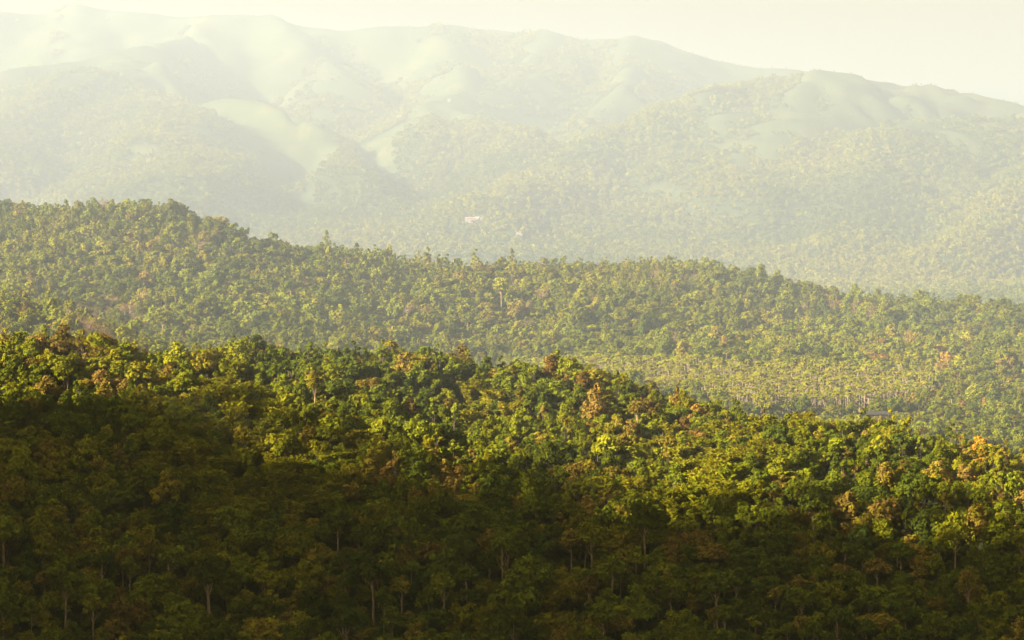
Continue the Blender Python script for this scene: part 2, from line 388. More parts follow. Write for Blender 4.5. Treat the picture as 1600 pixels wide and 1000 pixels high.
def make_broadleaf(r, H, W, bole, lobes, per, leaf, flat=1.0, hollow=0.0):
    """crown of leafy lobes on a forked trunk; returns crown and trunk data"""
    ch = H - bole
    cz = bole + ch * 0.5
    cen = []
    tries = 0
    ex = np.array([r.uniform(0.82, 1.2), r.uniform(0.82, 1.2), 1.0])
    gap = unit(np.array([r.normal(), r.normal(), r.uniform(-0.2, 0.5)]))      # a thin side in each crown
    while len(cen) < lobes and tries < 4000:
        tries += 1
        p = r.normal(size=3); p /= np.linalg.norm(p)
        if p[2] < -0.45 or (p @ gap > 0.72 and r.random() < 0.8): continue
        q = p * r.uniform(0.35, 0.88) * np.array([W / 2, W / 2, ch / 2]) * ex
        if all(np.linalg.norm((q - c) / np.array([1, 1, 0.8])) > W * 0.16 for c in cen): cen.append(q)
    cen = np.array(cen) + np.array([0, 0, cz])
    parts = []
    for c in cen:
        rad = W * r.uniform(0.10, 0.26)
        m = int(per * (rad / (W * 0.19)) ** 2) + 8
        d = unit(r.normal(size=(m, 3)) + np.array([0, 0, 0.35]))
        out = unit((c - np.array([0, 0, bole + ch * 0.25])))
        d = unit(d + out * 0.35)
        rr = rad * (1 - 0.4 * r.random(m) ** 2) * np.where(r.random(m) < 0.12, r.uniform(1.05, 1.45, m), 1.0)
        sq = np.array([r.uniform(0.8, 1.25), r.uniform(0.8, 1.25), r.uniform(0.55, 0.95) * flat])
        pos = c + d * rr[:, None] * sq
        nn = unit(d + r.normal(size=(m, 3)) * 0.45 + np.array([0, 0, 0.25]))
        parts.append(leaf_quads(pos, nn, leaf * r.uniform(0.5, 1.4, m), r))
    crown = join(parts)
    lean = r.normal(size=2) * 0.03 * H
    zs = np.array([-1.0, 0.3, bole * 0.5, bole, bole + ch * 0.35, bole + ch * 0.6])
    tr = 0.016 * H * r.uniform(0.9, 1.2)
    path = np.stack([lean[0] * (zs / H) ** 2 + r.normal(size=6) * 0.05, lean[1] * (zs / H) ** 2 + r.normal(size=6) * 0.05, zs], 1)
    tp = [tube(path, tr * np.array([1.5, 1.15, 0.95, 0.8, 0.5, 0.2]), 6)]
    for c in cen[r.permutation(len(cen))[:min(6, len(cen))]]:
        s = path[3] + (path[4] - path[3]) * r.uniform(-0.5, 0.6)
        mpt = (s + c) / 2 + np.array([0, 0, -0.06 * ch])
        tp.append(tube([s, mpt, c], tr * np.array([0.45, 0.3, 0.1]), 4))
    return crown, join(tp)

def make_bamboo(r, H, culms, per):
    lv, st = [], []
    for k in range(culms):
        a = r.uniform(0, 2 * math.pi); out = np.array([math.cos(a), math.sin(a), 0])
        h = H * r.uniform(0.65, 1.0); reach = h * r.uniform(0.16, 0.42)
        b = out * r.uniform(0.2, 1.3)
        t = np.linspace(0, 1, 9)
        path = b + out * (reach * t[:, None] ** 2.2) + np.stack([0 * t, 0 * t, h * (t - 0.26 * t ** 5)], 1)
        path[0, 2] = -0.5
        st.append(tube(path[::2], np.array([0.09, 0.085, 0.07, 0.05, 0.02]), 4))
        tt = r.uniform(0.28, 1.0, per) ** 0.8
        c = np.stack([np.interp(tt, t, path[:, i]) for i in range(3)], 1)
        wid = 1.25 * np.sin(np.clip(tt * 3.0, 0, math.pi * 0.92)) + 0.2
        off = r.normal(size=(per, 3)) * wid[:, None] * np.array([0.6, 0.6, 0.45])
        c = c + off - np.array([0, 0, 0.2])
        nn = unit(r.normal(size=(per, 3)) * 0.6 + out * 0.5 + np.array([0, 0, 0.6]))
        dr = unit(out * 0.6 + np.array([0, 0, -1.0]) + r.normal(size=(per, 3)) * 0.35)
        side = np.cross(nn, dr)
        lv.append(leaf_quads(c, unit(nn), r.uniform(0.45, 0.8, per), r, 2.3, side))
    return join(lv), join(st)

def make_palm(r, H, fr=12, L=3.0):
    zs = np.linspace(-0.5, H, 5); lean = r.normal(size=2) * 0.35
    path = np.stack([lean[0] * (zs / H) ** 2, lean[1] * (zs / H) ** 2, zs], 1)
    trunk = tube(path, np.array([0.15, 0.12, 0.11, 0.10, 0.12]), 5)
    parts = []
    for k in range(fr):
        a = k * 2.4 + r.uniform(-0.3, 0.3); out = np.array([math.cos(a), math.sin(a), 0]); sd = np.array([-out[1], out[0], 0])
        up = r.uniform(0.35, 1.25); l = L * r.uniform(0.8, 1.15)
        t = np.linspace(0, 1, 6)
        mid = path[-1] + out * (l * t[:, None] * math.cos(up * 0.7)) + np.stack([0 * t, 0 * t, l * (math.sin(up) * t - 0.75 * t * t)], 1)
        w = 0.62 * np.sin(np.clip(t * 2.6 + 0.35, 0, 3.0))
        dz = np.array([0, 0, -0.22])
        lft = mid + sd * w[:, None] + dz * w[:, None] * 2; rgt = mid - sd * w[:, None] + dz * w[:, None] * 2
        V = np.concatenate([mid, lft, rgt]); i = np.arange(5)
        Fc = np.concatenate([np.stack([i, i + 1, i + 7, i + 6], 1), np.stack([i, i + 12, i + 13, i + 1], 1)])
        parts.append((V, Fc))
    return join(parts), trunk

def make_bare(r, H, W):
    st = [tube([(0, 0, -1), (0.1, 0, H * 0.3), (0.2, 0.1, H * 0.6), (0.1, 0.2, H * 0.92)], np.array([0.3, 0.22, 0.14, 0.03]), 6)]
    tips = []
    for k in range(16):
        a = r.uniform(0, 6.28); z0 = H * r.uniform(0.3, 0.75); l = W * 0.5 * r.uniform(0.6, 1.05)
        s = np.array([0.15, 0.08, z0]); e = s + np.array([math.cos(a) * l, math.sin(a) * l, l * r.uniform(0.6, 1.2)])
        m = (s + e) / 2 + np.array([0, 0, -0.25])
        st.append(tube([s, m, e], np.array([0.10, 0.06, 0.02]), 4)); tips += [m, e, (m + e) / 2]
        for j in range(3):
            e2 = m + (e - m) * r.uniform(0, 1) + r.normal(size=3) * 0.9 + np.array([0, 0, 0.7])
            st.append(tube([m, (m + e2) / 2 + r.normal(size=3) * 0.1, e2], np.array([0.05, 0.03, 0.012]), 3)); tips.append(e2)
    tips = np.array(tips); n = 420
    c = tips[r.integers(0, len(tips), n)] + r.normal(size=(n, 3)) * 0.55
    return leaf_quads(c, unit(r.normal(size=(n, 3))), r.uniform(0.18, 0.42, n), r, 1.8), join(st)

R = np.random.default_rng(11)
LIB = {}
def lib(kind, crown, trunk, cm, tm):
    k = len(LIB.setdefault(kind, []))
    LIB[kind].append((mesh_from('foliage', *crown, cm), mesh_from('trunk', *trunk, tm)))
for k in range(12): lib('broadleaf', *make_broadleaf(R, R.uniform(11.5, 15), R.uniform(9, 11), R.uniform(1.2, 2.6), 19, 80, 0.78), MAT_LEAF, MAT_BARK)
for k in range(5): lib('spreading', *make_broadleaf(R, R.uniform(11, 13), R.uniform(12, 14), R.uniform(4, 5.5), 20, 80, 0.85, 0.7), MAT_LEAF, MAT_BARK)
for k in range(5): lib('tall', *make_broadleaf(R, R.uniform(20, 24), R.uniform(9, 11.5), R.uniform(10, 12), 18, 80, 0.80), MAT_LEAF, MAT_PALEBARK)
for k in range(4): lib('slender', *make_broadleaf(R, R.uniform(13, 16), R.uniform(4.5, 5.5), R.uniform(2, 4), 12, 60, 0.6), MAT_LEAF, MAT_BARK)
for k in range(5): lib('bamboo', *make_bamboo(R, R.uniform(12, 15), 15, 75), MAT_BAMBOO, MAT_CULM)
for k in range(4): lib('palm', *make_palm(R, R.uniform(10.5, 12.5)), MAT_LEAF, MAT_PALMBARK)
for k in range(3): lib('bare', *make_bare(R, R.uniform(11, 13), R.uniform(8, 10)), MAT_LEAF, MAT_TWIG)
for k in range(4): lib('shrub', *make_broadleaf(R, R.uniform(2.6, 3.6), R.uniform(3.5, 4.6), 0.3, 8, 26, 0.65), MAT_LEAF, MAT_BARK)

# whole-plant meshes for the masses too far or too many to stand alone
def whole(kind, name, k, reduce=None):
    (cr, tr) = LIB[kind][k]
    def data(me):
        v = np.empty(len(me.vertices) * 3, np.float32); me.vertices.foreach_get('co', v)
        f = np.empty(len(me.loops), np.int32); me.loops.foreach_get('vertex_index', f)
        return v.reshape(-1, 3), f.reshape(-1, 4)
    V1, F1 = data(cr); V2, F2 = data(tr)
    V, Fc = join([(V1, F1), (V2, F2)])
    me = mesh_from(name, V, Fc, cr.materials[0]); me.materials.append(tr.materials[0])
    mi = np.zeros(len(Fc), np.int32); mi[len(F1):] = 1
    me.polygons.foreach_set('material_index', mi)
    return me
def proto_collection(name, meshes):
    c = bpy.data.collections.new(name)
    for i, me in enumerate(meshes):
        o = bpy.data.objects.new('%s_%02d' % (name, i), me); c.objects.link(o)
    return c
MASS = {k: proto_collection(k + '_source', [whole(k, k, i) for i in range(len(v))]) for k, v in LIB.items()}
def simple_tree(r, H, W, lobes, per, leaf):
    cr, tr = make_broadleaf(r, H, W, H * 0.3, lobes, per, leaf)
    return mesh_from('woodland', *cr, MAT_LEAF)
MASS['distant'] = proto_collection('distant_source', [simple_tree(R, R.uniform(12, 16), R.uniform(10, 13), 7, 16, 2.6) for k in range(6)])

def scatter_object(name, kinds, pts, label):
    """one object holding a mass of plants: pts rows are x, y, z, kind, variant-random, scale, tint"""
    pts = np.asarray(pts, float)
    if len(pts) == 0: return
    for ki, kind in enumerate(kinds): pass
    me = bpy.data.meshes.new(name); me.vertices.add(len(pts)); me.vertices.foreach_set('co', pts[:, :3].astype(np.float32).ravel())
    def attr(n_, t, v):
        a = me.attributes.new(n_, t, 'POINT'); a.data.foreach_set('value', np.ascontiguousarray(v))
    attr('tint', 'FLOAT', pts[:, 6].astype(np.float32)); attr('size', 'FLOAT', pts[:, 5].astype(np.float32))
    attr('turn', 'FLOAT', (rng.random(len(pts)) * 6.283).astype(np.float32))
    attr('sort', 'INT', pts[:, 3].astype(np.int32))
    attr('pick', 'INT', (pts[:, 4] * 1000).astype(np.int32))
    attr('tall', 'FLOAT', (rng.uniform(0.75, 1.2, len(pts))).astype(np.float32))
    o = bpy.data.objects.new(name, me); col.objects.link(o)
    o['kind'] = 'stuff'; o['label'] = label; o['category'] = 'forest'
    ng = bpy.data.node_groups.new(name, 'GeometryNodeTree')
    ng.interface.new_socket('Geometry', in_out='INPUT', socket_type='NodeSocketGeometry')
    ng.interface.new_socket('Geometry', in_out='OUTPUT', socket_type='NodeSocketGeometry')
    n, l = ng.nodes, ng.links
    gi = n.new('NodeGroupInput'); go = n.new('NodeGroupOutput'); jn = n.new('GeometryNodeJoinGeometry')
    def named(nm, t):
        a = n.new('GeometryNodeInputNamedAttribute'); a.data_type = t; a.inputs[0].default_value = nm; return a.outputs[0]
    a_sort, a_pick, a_turn, a_size, a_tall = named('sort', 'INT'), named('pick', 'INT'), named('turn', 'FLOAT'), named('size', 'FLOAT'), named('tall', 'FLOAT')
    rot = n.new('ShaderNodeCombineXYZ'); l.new(a_turn, rot.inputs[2])
    hs = n.new('ShaderNodeMath'); hs.operation = 'MULTIPLY'; l.new(a_size, hs.inputs[0]); l.new(a_tall, hs.inputs[1])
    sc = n.new('ShaderNodeCombineXYZ'); l.new(a_size, sc.inputs[0]); l.new(a_size, sc.inputs[1]); l.new(hs.outputs[0], sc.inputs[2])
    for ki, kind in enumerate(kinds):
        ci = n.new('GeometryNodeCollectionInfo'); ci.inputs['Collection'].default_value = MASS[kind]
        ci.inputs['Separate Children'].default_value = True; ci.inputs['Reset Children'].default_value = True
        ip = n.new('GeometryNodeInstanceOnPoints'); ip.inputs['Pick Instance'].default_value = True
        cmp_ = n.new('FunctionNodeCompare'); cmp_.data_type = 'INT'; cmp_.operation = 'EQUAL'
        l.new(a_sort, cmp_.inputs[2]); cmp_.inputs[3].default_value = ki
        l.new(gi.outputs[0], ip.inputs['Points']); l.new(cmp_.outputs[0], ip.inputs['Selection'])
        l.new(ci.outputs[0], ip.inputs['Instance']); l.new(a_pick, ip.inputs['Instance Index'])
        l.new(rot.outputs[0], ip.inputs['Rotation']); l.new(sc.outputs[0], ip.inputs['Scale'])
        l.new(ip.outputs[0], jn.inputs[0])
    l.new(jn.outputs[0], go.inputs[0])
    md = o.modifiers.new('plants', 'NODES'); md.node_group = ng
    return o

# ------------------------------------------------------------------ where plants grow
def poisson(x0, x1, y0, y1, radius, accept=None, tries=None, existing=None):
    """dart throwing; radius may be a function of (x, y)"""
    rf = radius if callable(radius) else (lambda x, y: radius)
    cell = 6.0; gridd = {}
    out = []
    def put(x, y, r): gridd.setdefault((int(x // cell), int(y // cell)), []).append((x, y, r))
    for e in existing or []: put(*e)
    n = tries or int((x1 - x0) * (y1 - y0) / 8)
    xs = rng.uniform(x0, x1, n); ys = rng.uniform(y0, y1, n)
    ok = np.ones(n, bool) if accept is None else accept(xs, ys)
    rr = np.array(rf(xs, ys)) * np.ones(n)
    for x, y, r in zip(xs[ok], ys[ok], rr[ok]):
        cx, cy_ = int(x // cell), int(y // cell); bad = False
        m = int(math.ceil(2 * r / cell)) + 1
        for i in range(cx - m, cx + m + 1):
            for j in range(cy_ - m, cy_ + m + 1):
                for (a, b, q) in gridd.get((i, j), ()):
                    if (a - x) ** 2 + (b - y) ** 2 < (0.5 * (r + q)) ** 2: bad = True; break
                if bad: break
            if bad: break
        if not bad: put(x, y, r); out.append((x, y, r))
    return np.array(out)

def frame_margin(px, m): return (px > -m) & (px < 1600 + m)
ORD1 = ['', 'first', 'second', 'third', 'fourth', 'fifth', 'sixth', 'seventh', 'eighth', 'ninth', 'tenth', 'eleventh', 'twelfth', 'thirteenth', 'fourteenth',
        'fifteenth', 'sixteenth', 'seventeenth', 'eighteenth', 'nineteenth']
TENS = {20: 'twent', 30: 'thirt', 40: 'fort', 50: 'fift', 60: 'sixt', 70: 'sevent', 80: 'eight', 90: 'ninet'}
def ordinal(n):
    if n < 20: return ORD1[n]
    t, u = n // 10 * 10, n % 10
    return TENS[t] + 'ieth' if u == 0 else TENS[t] + 'y-' + ORD1[u]

# ---- near ridge
def near_accept(x, y):
    z = ground(x, y); px, py = proj_arr(x, y, z + 10)
    crest_y = np.interp(x, R_near.p[:, 0], R_near.p[:, 1])
    return frame_margin(px, 170) & (py < 1120) & (y < crest_y + 45)
clump = lambda x, y, w, s: fbm(x, y, w, 2, s)
def near_radius(x, y):
    z = ground(x, y); px, py = proj_arr(x, y, z + 10)
    low = np.clip((py - 760) / 160, 0, 1)
    return (2.9 + 4.1 * rng.random(len(x)) ** 1.5) * (1 + 0.22 * fbm(x, y, 70, 2, 131)) + low * 1.4
near_pts = poisson(-330, 330, 890, 1260, near_radius, near_accept, 90000)
NX, NY, NR = near_pts.T
NZ = ground(NX, NY)
NPX, NPY = proj_arr(NX, NY, NZ + 10)
records = []
# spots in the photograph where the crown colour stands out: px, py, reach, tint
TINTS = [(155, 520, 14, 0.97), (90, 540, 12, 0.78), (60, 535, 10, 0.78), (850, 590, 26, 0.78), (915, 620, 32, 0.80), (880, 565, 14, 0.82), (965, 578, 14, 0.87), (1080, 650, 20, 0.82),
         (1060, 610, 14, 0.80), (1190, 700, 13, 0.88), (1205, 728, 10, 0.95), (1245, 742, 12, 0.96), (1530, 690, 16, 0.97), (1500, 690, 14, 0.80), (1590, 740, 24, 0.76), (1590, 780, 24, 0.76),
         (700, 740, 18, 0.76), (798, 770, 15, 0.77), (610, 735, 20, 0.76), (270, 585, 10, 0.82), (275, 528, 12, 0.80), (170, 590, 20, 0.74), (60, 850, 20, 0.77),
         (1110, 750, 12, 0.78), (430, 518, 10, 0.80), (205, 845, 12, 0.76), (1330, 800, 20, 0.70), (640, 560, 14, 0.74), (635, 615, 12, 0.78)]
for x, y, r, z, px, py in zip(NX, NY, NR, NZ, NPX, NPY):
    low = np.clip((py - 790) / 140, 0, 1)
    bam = float(clump(np.array([x]), np.array([y]), 60, 101)[0])
    bam += 0.55 * np.exp(-((px - 1350) / 230) ** 2 - ((py - 720) / 60) ** 2) + 0.35 * np.exp(-((px - 430) / 120) ** 2 - ((py - 580) / 60) ** 2)
    u = rng.random()
    if bam > 0.42 and u < 0.75 and r < 6.8: kind = 'bamboo'
    elif u < 0.35 and r > 5.6: kind = 'spreading'
    elif rng.random() < 0.012 * (py > 600) + 0.38 * low: kind = 'tall'
    elif r < 3.9 and u < 0.3: kind = 'slender'
    else: kind = 'broadleaf'
    tint = 0.38 + 0.13 * float(clump(np.array([x]), np.array([y]), 45, 120)[0]) + rng.normal() * 0.09
    if kind == 'bamboo': tint = rng.uniform(0.42, 0.58)
    elif rng.random() < 0.15: tint = rng.uniform(0.60, 0.72)
    tint = min(max(tint, 0.02), 0.78)
    for (tx, ty, tr, tv) in TINTS:
        if kind != 'bamboo' and math.hypot(px - tx, (py - ty)) < tr and rng.random() < (0.4 if tv < 0.86 else 0.75): tint = tv - 0.02 + rng.normal() * 0.035
    base = {'broadleaf': 6.6, 'spreading': 8.2, 'tall': 7.6, 'slender': 4.0, 'bamboo': 5.6}[kind]
    s = np.clip(r / base, 0.48, 1.3) * rng.uniform(0.95, 1.15)
    records.append(dict(kind=kind, x=x, y=y, z=z, px=px, py=py, s=s, tint=float(np.clip(tint, 0, 1)), k=int(rng.integers(0, 1000))))

NAMES = {'broadleaf': ('broadleaf_tree', 'round-crowned tree', 'tree', 'round-crowned broadleaf trees on the near ridge'),
         'spreading': ('spreading_tree', 'wide flat-crowned tree', 'tree', 'wide flat-crowned trees on the near ridge'),
         'tall': ('tall_forest_tree', 'tall pale-trunked tree', 'tree', 'tall pale-trunked trees on the near ridge'),
         'slender': ('slender_tree', 'narrow-crowned tree', 'tree', 'narrow-crowned trees on the near ridge'),
         'bamboo': ('bamboo_clump', 'arching bamboo clump', 'bamboo', 'bamboo clumps on the near ridge')}
def colour_word(t):
    for lim, w in ((0.2, 'dark green'), (0.38, 'green'), (0.5, 'leaf-green'), (0.61, 'yellow-green'), (0.72, 'olive-brown'), (0.83, 'russet'), (0.95, 'orange')):
        if t < lim: return w
    return 'golden'
LIMIT = 300
inside = [r for r in records if -15 < r['px'] < 1615 and r['py'] < 1015]
shown, rest = [], [r for r in records if not (-15 < r['px'] < 1615 and r['py'] < 1015)]
for kind in NAMES:
    ks = sorted([r for r in inside if r['kind'] == kind], key=lambda r: -(r['s'] * (1.5 if r['tint'] > 0.77 else 1.0) / r['y']))
    shown += ks[:LIMIT]; rest += ks[LIMIT:]
BAND = 28.0
for kind in NAMES:
    bands = {}
    for r in shown:
        if r['kind'] == kind: bands.setdefault(int((1010 - r['py']) // BAND), []).append(r)
    for bi, (b, lst) in enumerate(sorted(bands.items())):
        lst.sort(key=lambda r: r['px']); n = len(lst)
        for i, r in enumerate(lst):
            left = i + 1 <= n - i
            side = ordinal(i + 1) + ' from left' if left else ordinal(n - i) + ' from right'
            r['label'] = '%s %s on near ridge, %s row from bottom, %s' % (colour_word(r['tint']), NAMES[kind][1], ordinal(bi + 1), side)
def plant(name, crown_me, trunk_me, loc, turn, s, sz, tint, label, cat, group, crown_name='crown', trunk_name='trunk'):
    e = bpy.data.objects.new(name, None); col.objects.link(e)
    e.empty_display_size = 1; e.location = loc; e.rotation_euler = (0, 0, turn); e.scale = (s, s, sz)
    e['label'] = label; e['category'] = cat
    if group: e['group'] = group
    c = bpy.data.objects.new(crown_name, crown_me); c['tint'] = float(tint); col.objects.link(c); c.parent = e
    t = bpy.data.objects.new(trunk_name, trunk_me); col.objects.link(t); t.parent = e
    return e
for r in shown:
    nm, word, cat, grp = NAMES[r['kind']]
    cm, tm = LIB[r['kind']][r['k'] % len(LIB[r['kind']])]
    plant(nm, cm, tm, (r['x'], r['y'], r['z'] - 0.2), rng.uniform(0, 6.28), r['s'], r['s'] * rng.uniform(0.88, 1.15), r['tint'], r['label'], cat, grp,
          'foliage' if r['kind'] == 'bamboo' else 'crown', 'stem' if r['kind'] == 'bamboo' else 'trunk')
print('near trees', len(records), 'individual', len(shown))
KINDS = ['broadleaf', 'spreading', 'tall', 'slender', 'bamboo', 'palm', 'bare', 'shrub', 'distant']
KI = {k: i for i, k in enumerate(KINDS)}
scatter_object('forest', KINDS, [(r['x'], r['y'], r['z'] - 0.2, KI[r['kind']], r['k'] / 1000, r['s'], r['tint']) for r in rest], 'remaining forest trees of the near ridge')
# undergrowth of the near slope
up = poisson(-330, 330, 880, 1260, 3.4, near_accept, 40000)
uz = ground(up[:, 0], up[:, 1])
scatter_object('undergrowth', KINDS, np.stack([up[:, 0], up[:, 1], uz - 0.3, np.full(len(up), KI['shrub']), rng.random(len(up)), rng.uniform(0.6, 1.25, len(up)),
               np.clip(0.28 + rng.normal(size=len(up)) * 0.14, 0.02, 0.75)], 1), 'dark undergrowth between the trees of the near ridge')

# ---- middle ridge and valley floor
def grove(x, y):
    px, py = proj_arr(x, y, ground(x, y))
    edge = 640 + 6 * np.sin(px / 40)
    a = ((px - 1270) / 190) ** 2 + ((y - 1745) / 95) ** 2 < 1.0 + 0.25 * fbm(x, y, 60, 2, 140)
    b = ((px - 1060) / 130) ** 2 + ((y - 1800) / 80) ** 2 < 0.9 + 0.3 * fbm(x, y, 60, 2, 141)
    c = ((px - 880) / 170) ** 2 + ((y - 1860) / 60) ** 2 < 0.6 + 0.4 * fbm(x, y, 60, 2, 142)
    return (a | b | c) & (y > 1664 + 9 * fbm(x, y, 25, 2, 145))
def clearing(x, y):
    px, py = proj_arr(x, y, ground(x, y))
    return ((px > 1040) & (px < 1490) & (y < 1664) & (y > 1530))
def mid_accept(x, y):
    z = ground(x, y); px, py = proj_arr(x, y, z + 12)
    crest_y = np.interp(x, R_mid.p[:, 0], R_mid.p[:, 1])
    return frame_margin(px, 90) & (y < crest_y + 70) & (py < np.interp(px, [0, 600, 900, 1200, 1600], [590, 600, 650, 720, 740])) & ~grove(x, y) & ~clearing(x, y)
mid_pts = poisson(-520, 520, 1480, 2300, lambda x, y: (3.0 + 4.1 * rng.random(len(x)) ** 1.5) * (1 + 0.28 * fbm(x, y, 110, 2, 132)), mid_accept, 200000)
mx_, my_, mrad = mid_pts.T
mz = ground(mx_, my_); mpx, mpy = proj_arr(mx_, my_, mz + 10)
rows = []
cl = fbm(mx_, my_, 90, 3, 150)
for i in range(len(mx_)):
    u = rng.random()
    slend = math.exp(-((mpx[i] - 690) / 130) ** 2 - ((mpy[i] - 405) / 22) ** 2) + 0.5 * math.exp(-((mpx[i] - 570) / 60) ** 2 - ((mpy[i] - 385) / 18) ** 2)
    if rng.random() < slend * 0.75: kind = 'slender'
    elif cl[i] < -0.45 and u < 0.5: kind = 'bamboo'
    elif u < 0.025: kind = 'bare'
    elif u < 0.06 and mpy[i] > np.interp(mpx[i], [p[0] for p in mid_crest], [p[1] for p in mid_crest]) + 40: kind = 'tall'
    elif u < 0.30 and mrad[i] > 5.6: kind = 'spreading'
    elif u < 0.42 and mrad[i] < 4.6: kind = 'slender'
    else: kind = 'broadleaf'
    t = 0.40 + 0.08 * cl[i] + rng.normal() * 0.07
    if rng.random() < 0.05: t = rng.uniform(0.60, 0.72)
    if math.hypot((mpx[i] - 170), (mpy[i] - 495) * 2) < 60 and rng.random() < 0.6: kind = 'bare'
    if kind == 'bare': t = rng.uniform(0.76, 0.82)
    if kind == 'bamboo': t = rng.uniform(0.42, 0.56)
    if mpx[i] > 1350 and mpy[i] > 540 and rng.random() < 0.06: t = rng.uniform(0.76, 0.86)
    base = {'broadleaf': 6.8, 'spreading': 8.6, 'tall': 8.0, 'slender': 4.4, 'bamboo': 6.0, 'bare': 7}[kind]
    s = np.clip(mrad[i] / base, 0.46, 1.3) * rng.uniform(0.95, 1.2)
    rows.append((mx_[i], my_[i], mz[i] - 0.2, KI[kind], rng.random(), s, np.clip(t, 0.03, 0.92)))
print('mid trees', len(rows))
scatter_object('hillside_forest', KINDS, rows, 'hazy sunlit forest covering the middle ridge')
mu = poisson(-480, 480, 1480, 1980, 4.6, lambda x, y: frame_margin(proj_arr(x, y, ground(x, y))[0], 60), 60000)
muz = ground(mu[:, 0], mu[:, 1])
scatter_object('valley_scrub', KINDS, np.stack([mu[:, 0], mu[:, 1], muz - 0.3, np.full(len(mu), KI['shrub']), rng.random(len(mu)), rng.uniform(0.6, 1.4, len(mu)),
               np.clip(0.48 + rng.normal(size=len(mu)) * 0.08, 0.02, 0.75)], 1), 'pale green scrub on the valley floor')

# ---- palm grove
gp = poisson(-120, 300, 1660, 1920, 3.5, grove, 60000)
gx, gy = gp[:, 0], gp[:, 1]; gz = ground(gx, gy); gpx, gpy = proj_arr(gx, gy, gz)
order = np.argsort(gy + 0.0 * gx)
first = [i for i in order if 1100 < gpx[i] < 1470][:140]
fs = set(first)
lst = sorted(first, key=lambda i: (int((gy[i] - 1650) // 12), gpx[i]))
bands = {}
for i in lst: bands.setdefault(int((gy[i] - 1650) // 12), []).append(i)
for bi, (b, ii) in enumerate(sorted(bands.items())):
    for j, i in enumerate(ii):
        n = len(ii); side = ordinal(j + 1) + ' from left' if j + 1 <= n - j else ordinal(n - j) + ' from right'
        cm, tm = LIB['palm'][int(rng.integers(0, 4))]
        s = rng.uniform(0.88, 1.12)
        plant('areca_palm', cm, tm, (gx[i], gy[i], gz[i] - 0.1), rng.uniform(0, 6.28), s, s, rng.uniform(0.42, 0.6),
              'slim palm in the valley grove, %s row from the front, %s' % (ordinal(bi + 1), side), 'palm tree', 'slim palms of the valley grove')
oth = [i for i in range(len(gx)) if i not in fs]
scatter_object('palm_grove', KINDS, [(gx[i], gy[i], gz[i] - 0.1, KI['palm'], rng.random(), rng.uniform(0.88, 1.12), rng.uniform(0.42, 0.6)) for i in oth], 'rest of the slim palms in the valley grove')
print('palms', len(gx))

# ---- unseen trees added along the tall left ridge to fray its shade on the near slope
rp = []
for (a, b) in zip(R_cast.p[:-1], R_cast.p[1:]):
    L_ = math.hypot(b[0] - a[0], b[1] - a[1])
    if a[1] < 300: continue
    for q_ in range(int(L_ / 2.6)):
        t_ = rng.random(); rp.append((a[0] + t_ * (b[0] - a[0]) + rng.normal() * 9, a[1] + t_ * (b[1] - a[1]) + rng.normal() * 9))
rp = np.array(rp); rz_ = ground(rp[:, 0], rp[:, 1])
scatter_object('shade_edge_trees', KINDS, np.stack([rp[:, 0], rp[:, 1], rz_ - 0.5, rng.choice([KI['broadleaf'], KI['tall'], KI['slender']], len(rp)), rng.random(len(rp)), rng.uniform(0.5, 1.1, len(rp)),
               np.full(len(rp), 0.35)], 1), 'unseen trees added on the left ridge to fray its shade')

# ---- far woods
def far_accept(x, y):
    z = ground_raw(x, y); px, py = proj_arr(x, y, z)
    lim = np.interp(px, [p[0] for p in mid_crest], [p[1] for p in mid_crest])
    return frame_margin(px, 40) & (py < lim + 30)
n = 240000
fx = rng.uniform(-1600, 1600, n); fy = np.sqrt(rng.uniform(3450 ** 2, 7700 ** 2, n))
ok = far_accept(fx, fy); fx, fy = fx[ok], fy[ok]
gm = grass_mask(fx, fy)
keep = rng.random(len(fx)) < np.clip(1.0 - gm * 0.97, 0.03, 1) * 0.85
fx, fy, gm = fx[keep], fy[keep], gm[keep]; fz = ground_raw(fx, fy)
ft = np.clip(0.42 + 0.16 * fbm(fx, fy, 300, 3, 170) + rng.normal(size=len(fx)) * 0.08, 0.02, 0.54)
print('far trees', len(fx))
scatter_object('mountain_woodland', KINDS, np.stack([fx, fy, fz - 1.0, np.full(len(fx), KI['distant']), rng.random(len(fx)), rng.uniform(0.5, 1.0, len(fx)) * np.where(gm > 0.6, 0.42, 1.0), ft], 1),
               'hazy woodland on the far mountain slopes')

# ------------------------------------------------------------------ houses
MAT_WALL = plain_material('whitewashed_wall', (0.35, 0.29, 0.23), (0.29, 0.24, 0.20))
MAT_TILE = plain_material('red_roof', (0.42, 0.25, 0.18), (0.34, 0.20, 0.14), 3.0)
MAT_TIN = plain_material('tin_roof', (0.29, 0.29, 0.26), (0.23, 0.23, 0.21), 2.0, 0.5)
MAT_DARK = plain_material('weathered_thatch', (0.06, 0.05, 0.035), (0.035, 0.03, 0.022), 2.0)
MAT_OPEN = plain_material('door_and_shutter', (0.09, 0.06, 0.04), (0.06, 0.04, 0.03))
def part(name, V, Fc, mat, parent):
    me = bpy.data.meshes.new(name); me.from_pydata(V, [], Fc); me.update(); me.materials.append(mat)
    o = bpy.data.objects.new(name, me); col.objects.link(o); o.parent = parent
    return o
def cuboid(x0, x1, y0, y1, z0, z1):
    return ([(x, y, z) for x in (x0, x1) for y in (y0, y1) for z in (z0, z1)],
            [(0, 1, 3, 2), (4, 6, 7, 5), (0, 4, 5, 1), (2, 3, 7, 6), (0, 2, 6, 4), (1, 5, 7, 3)])
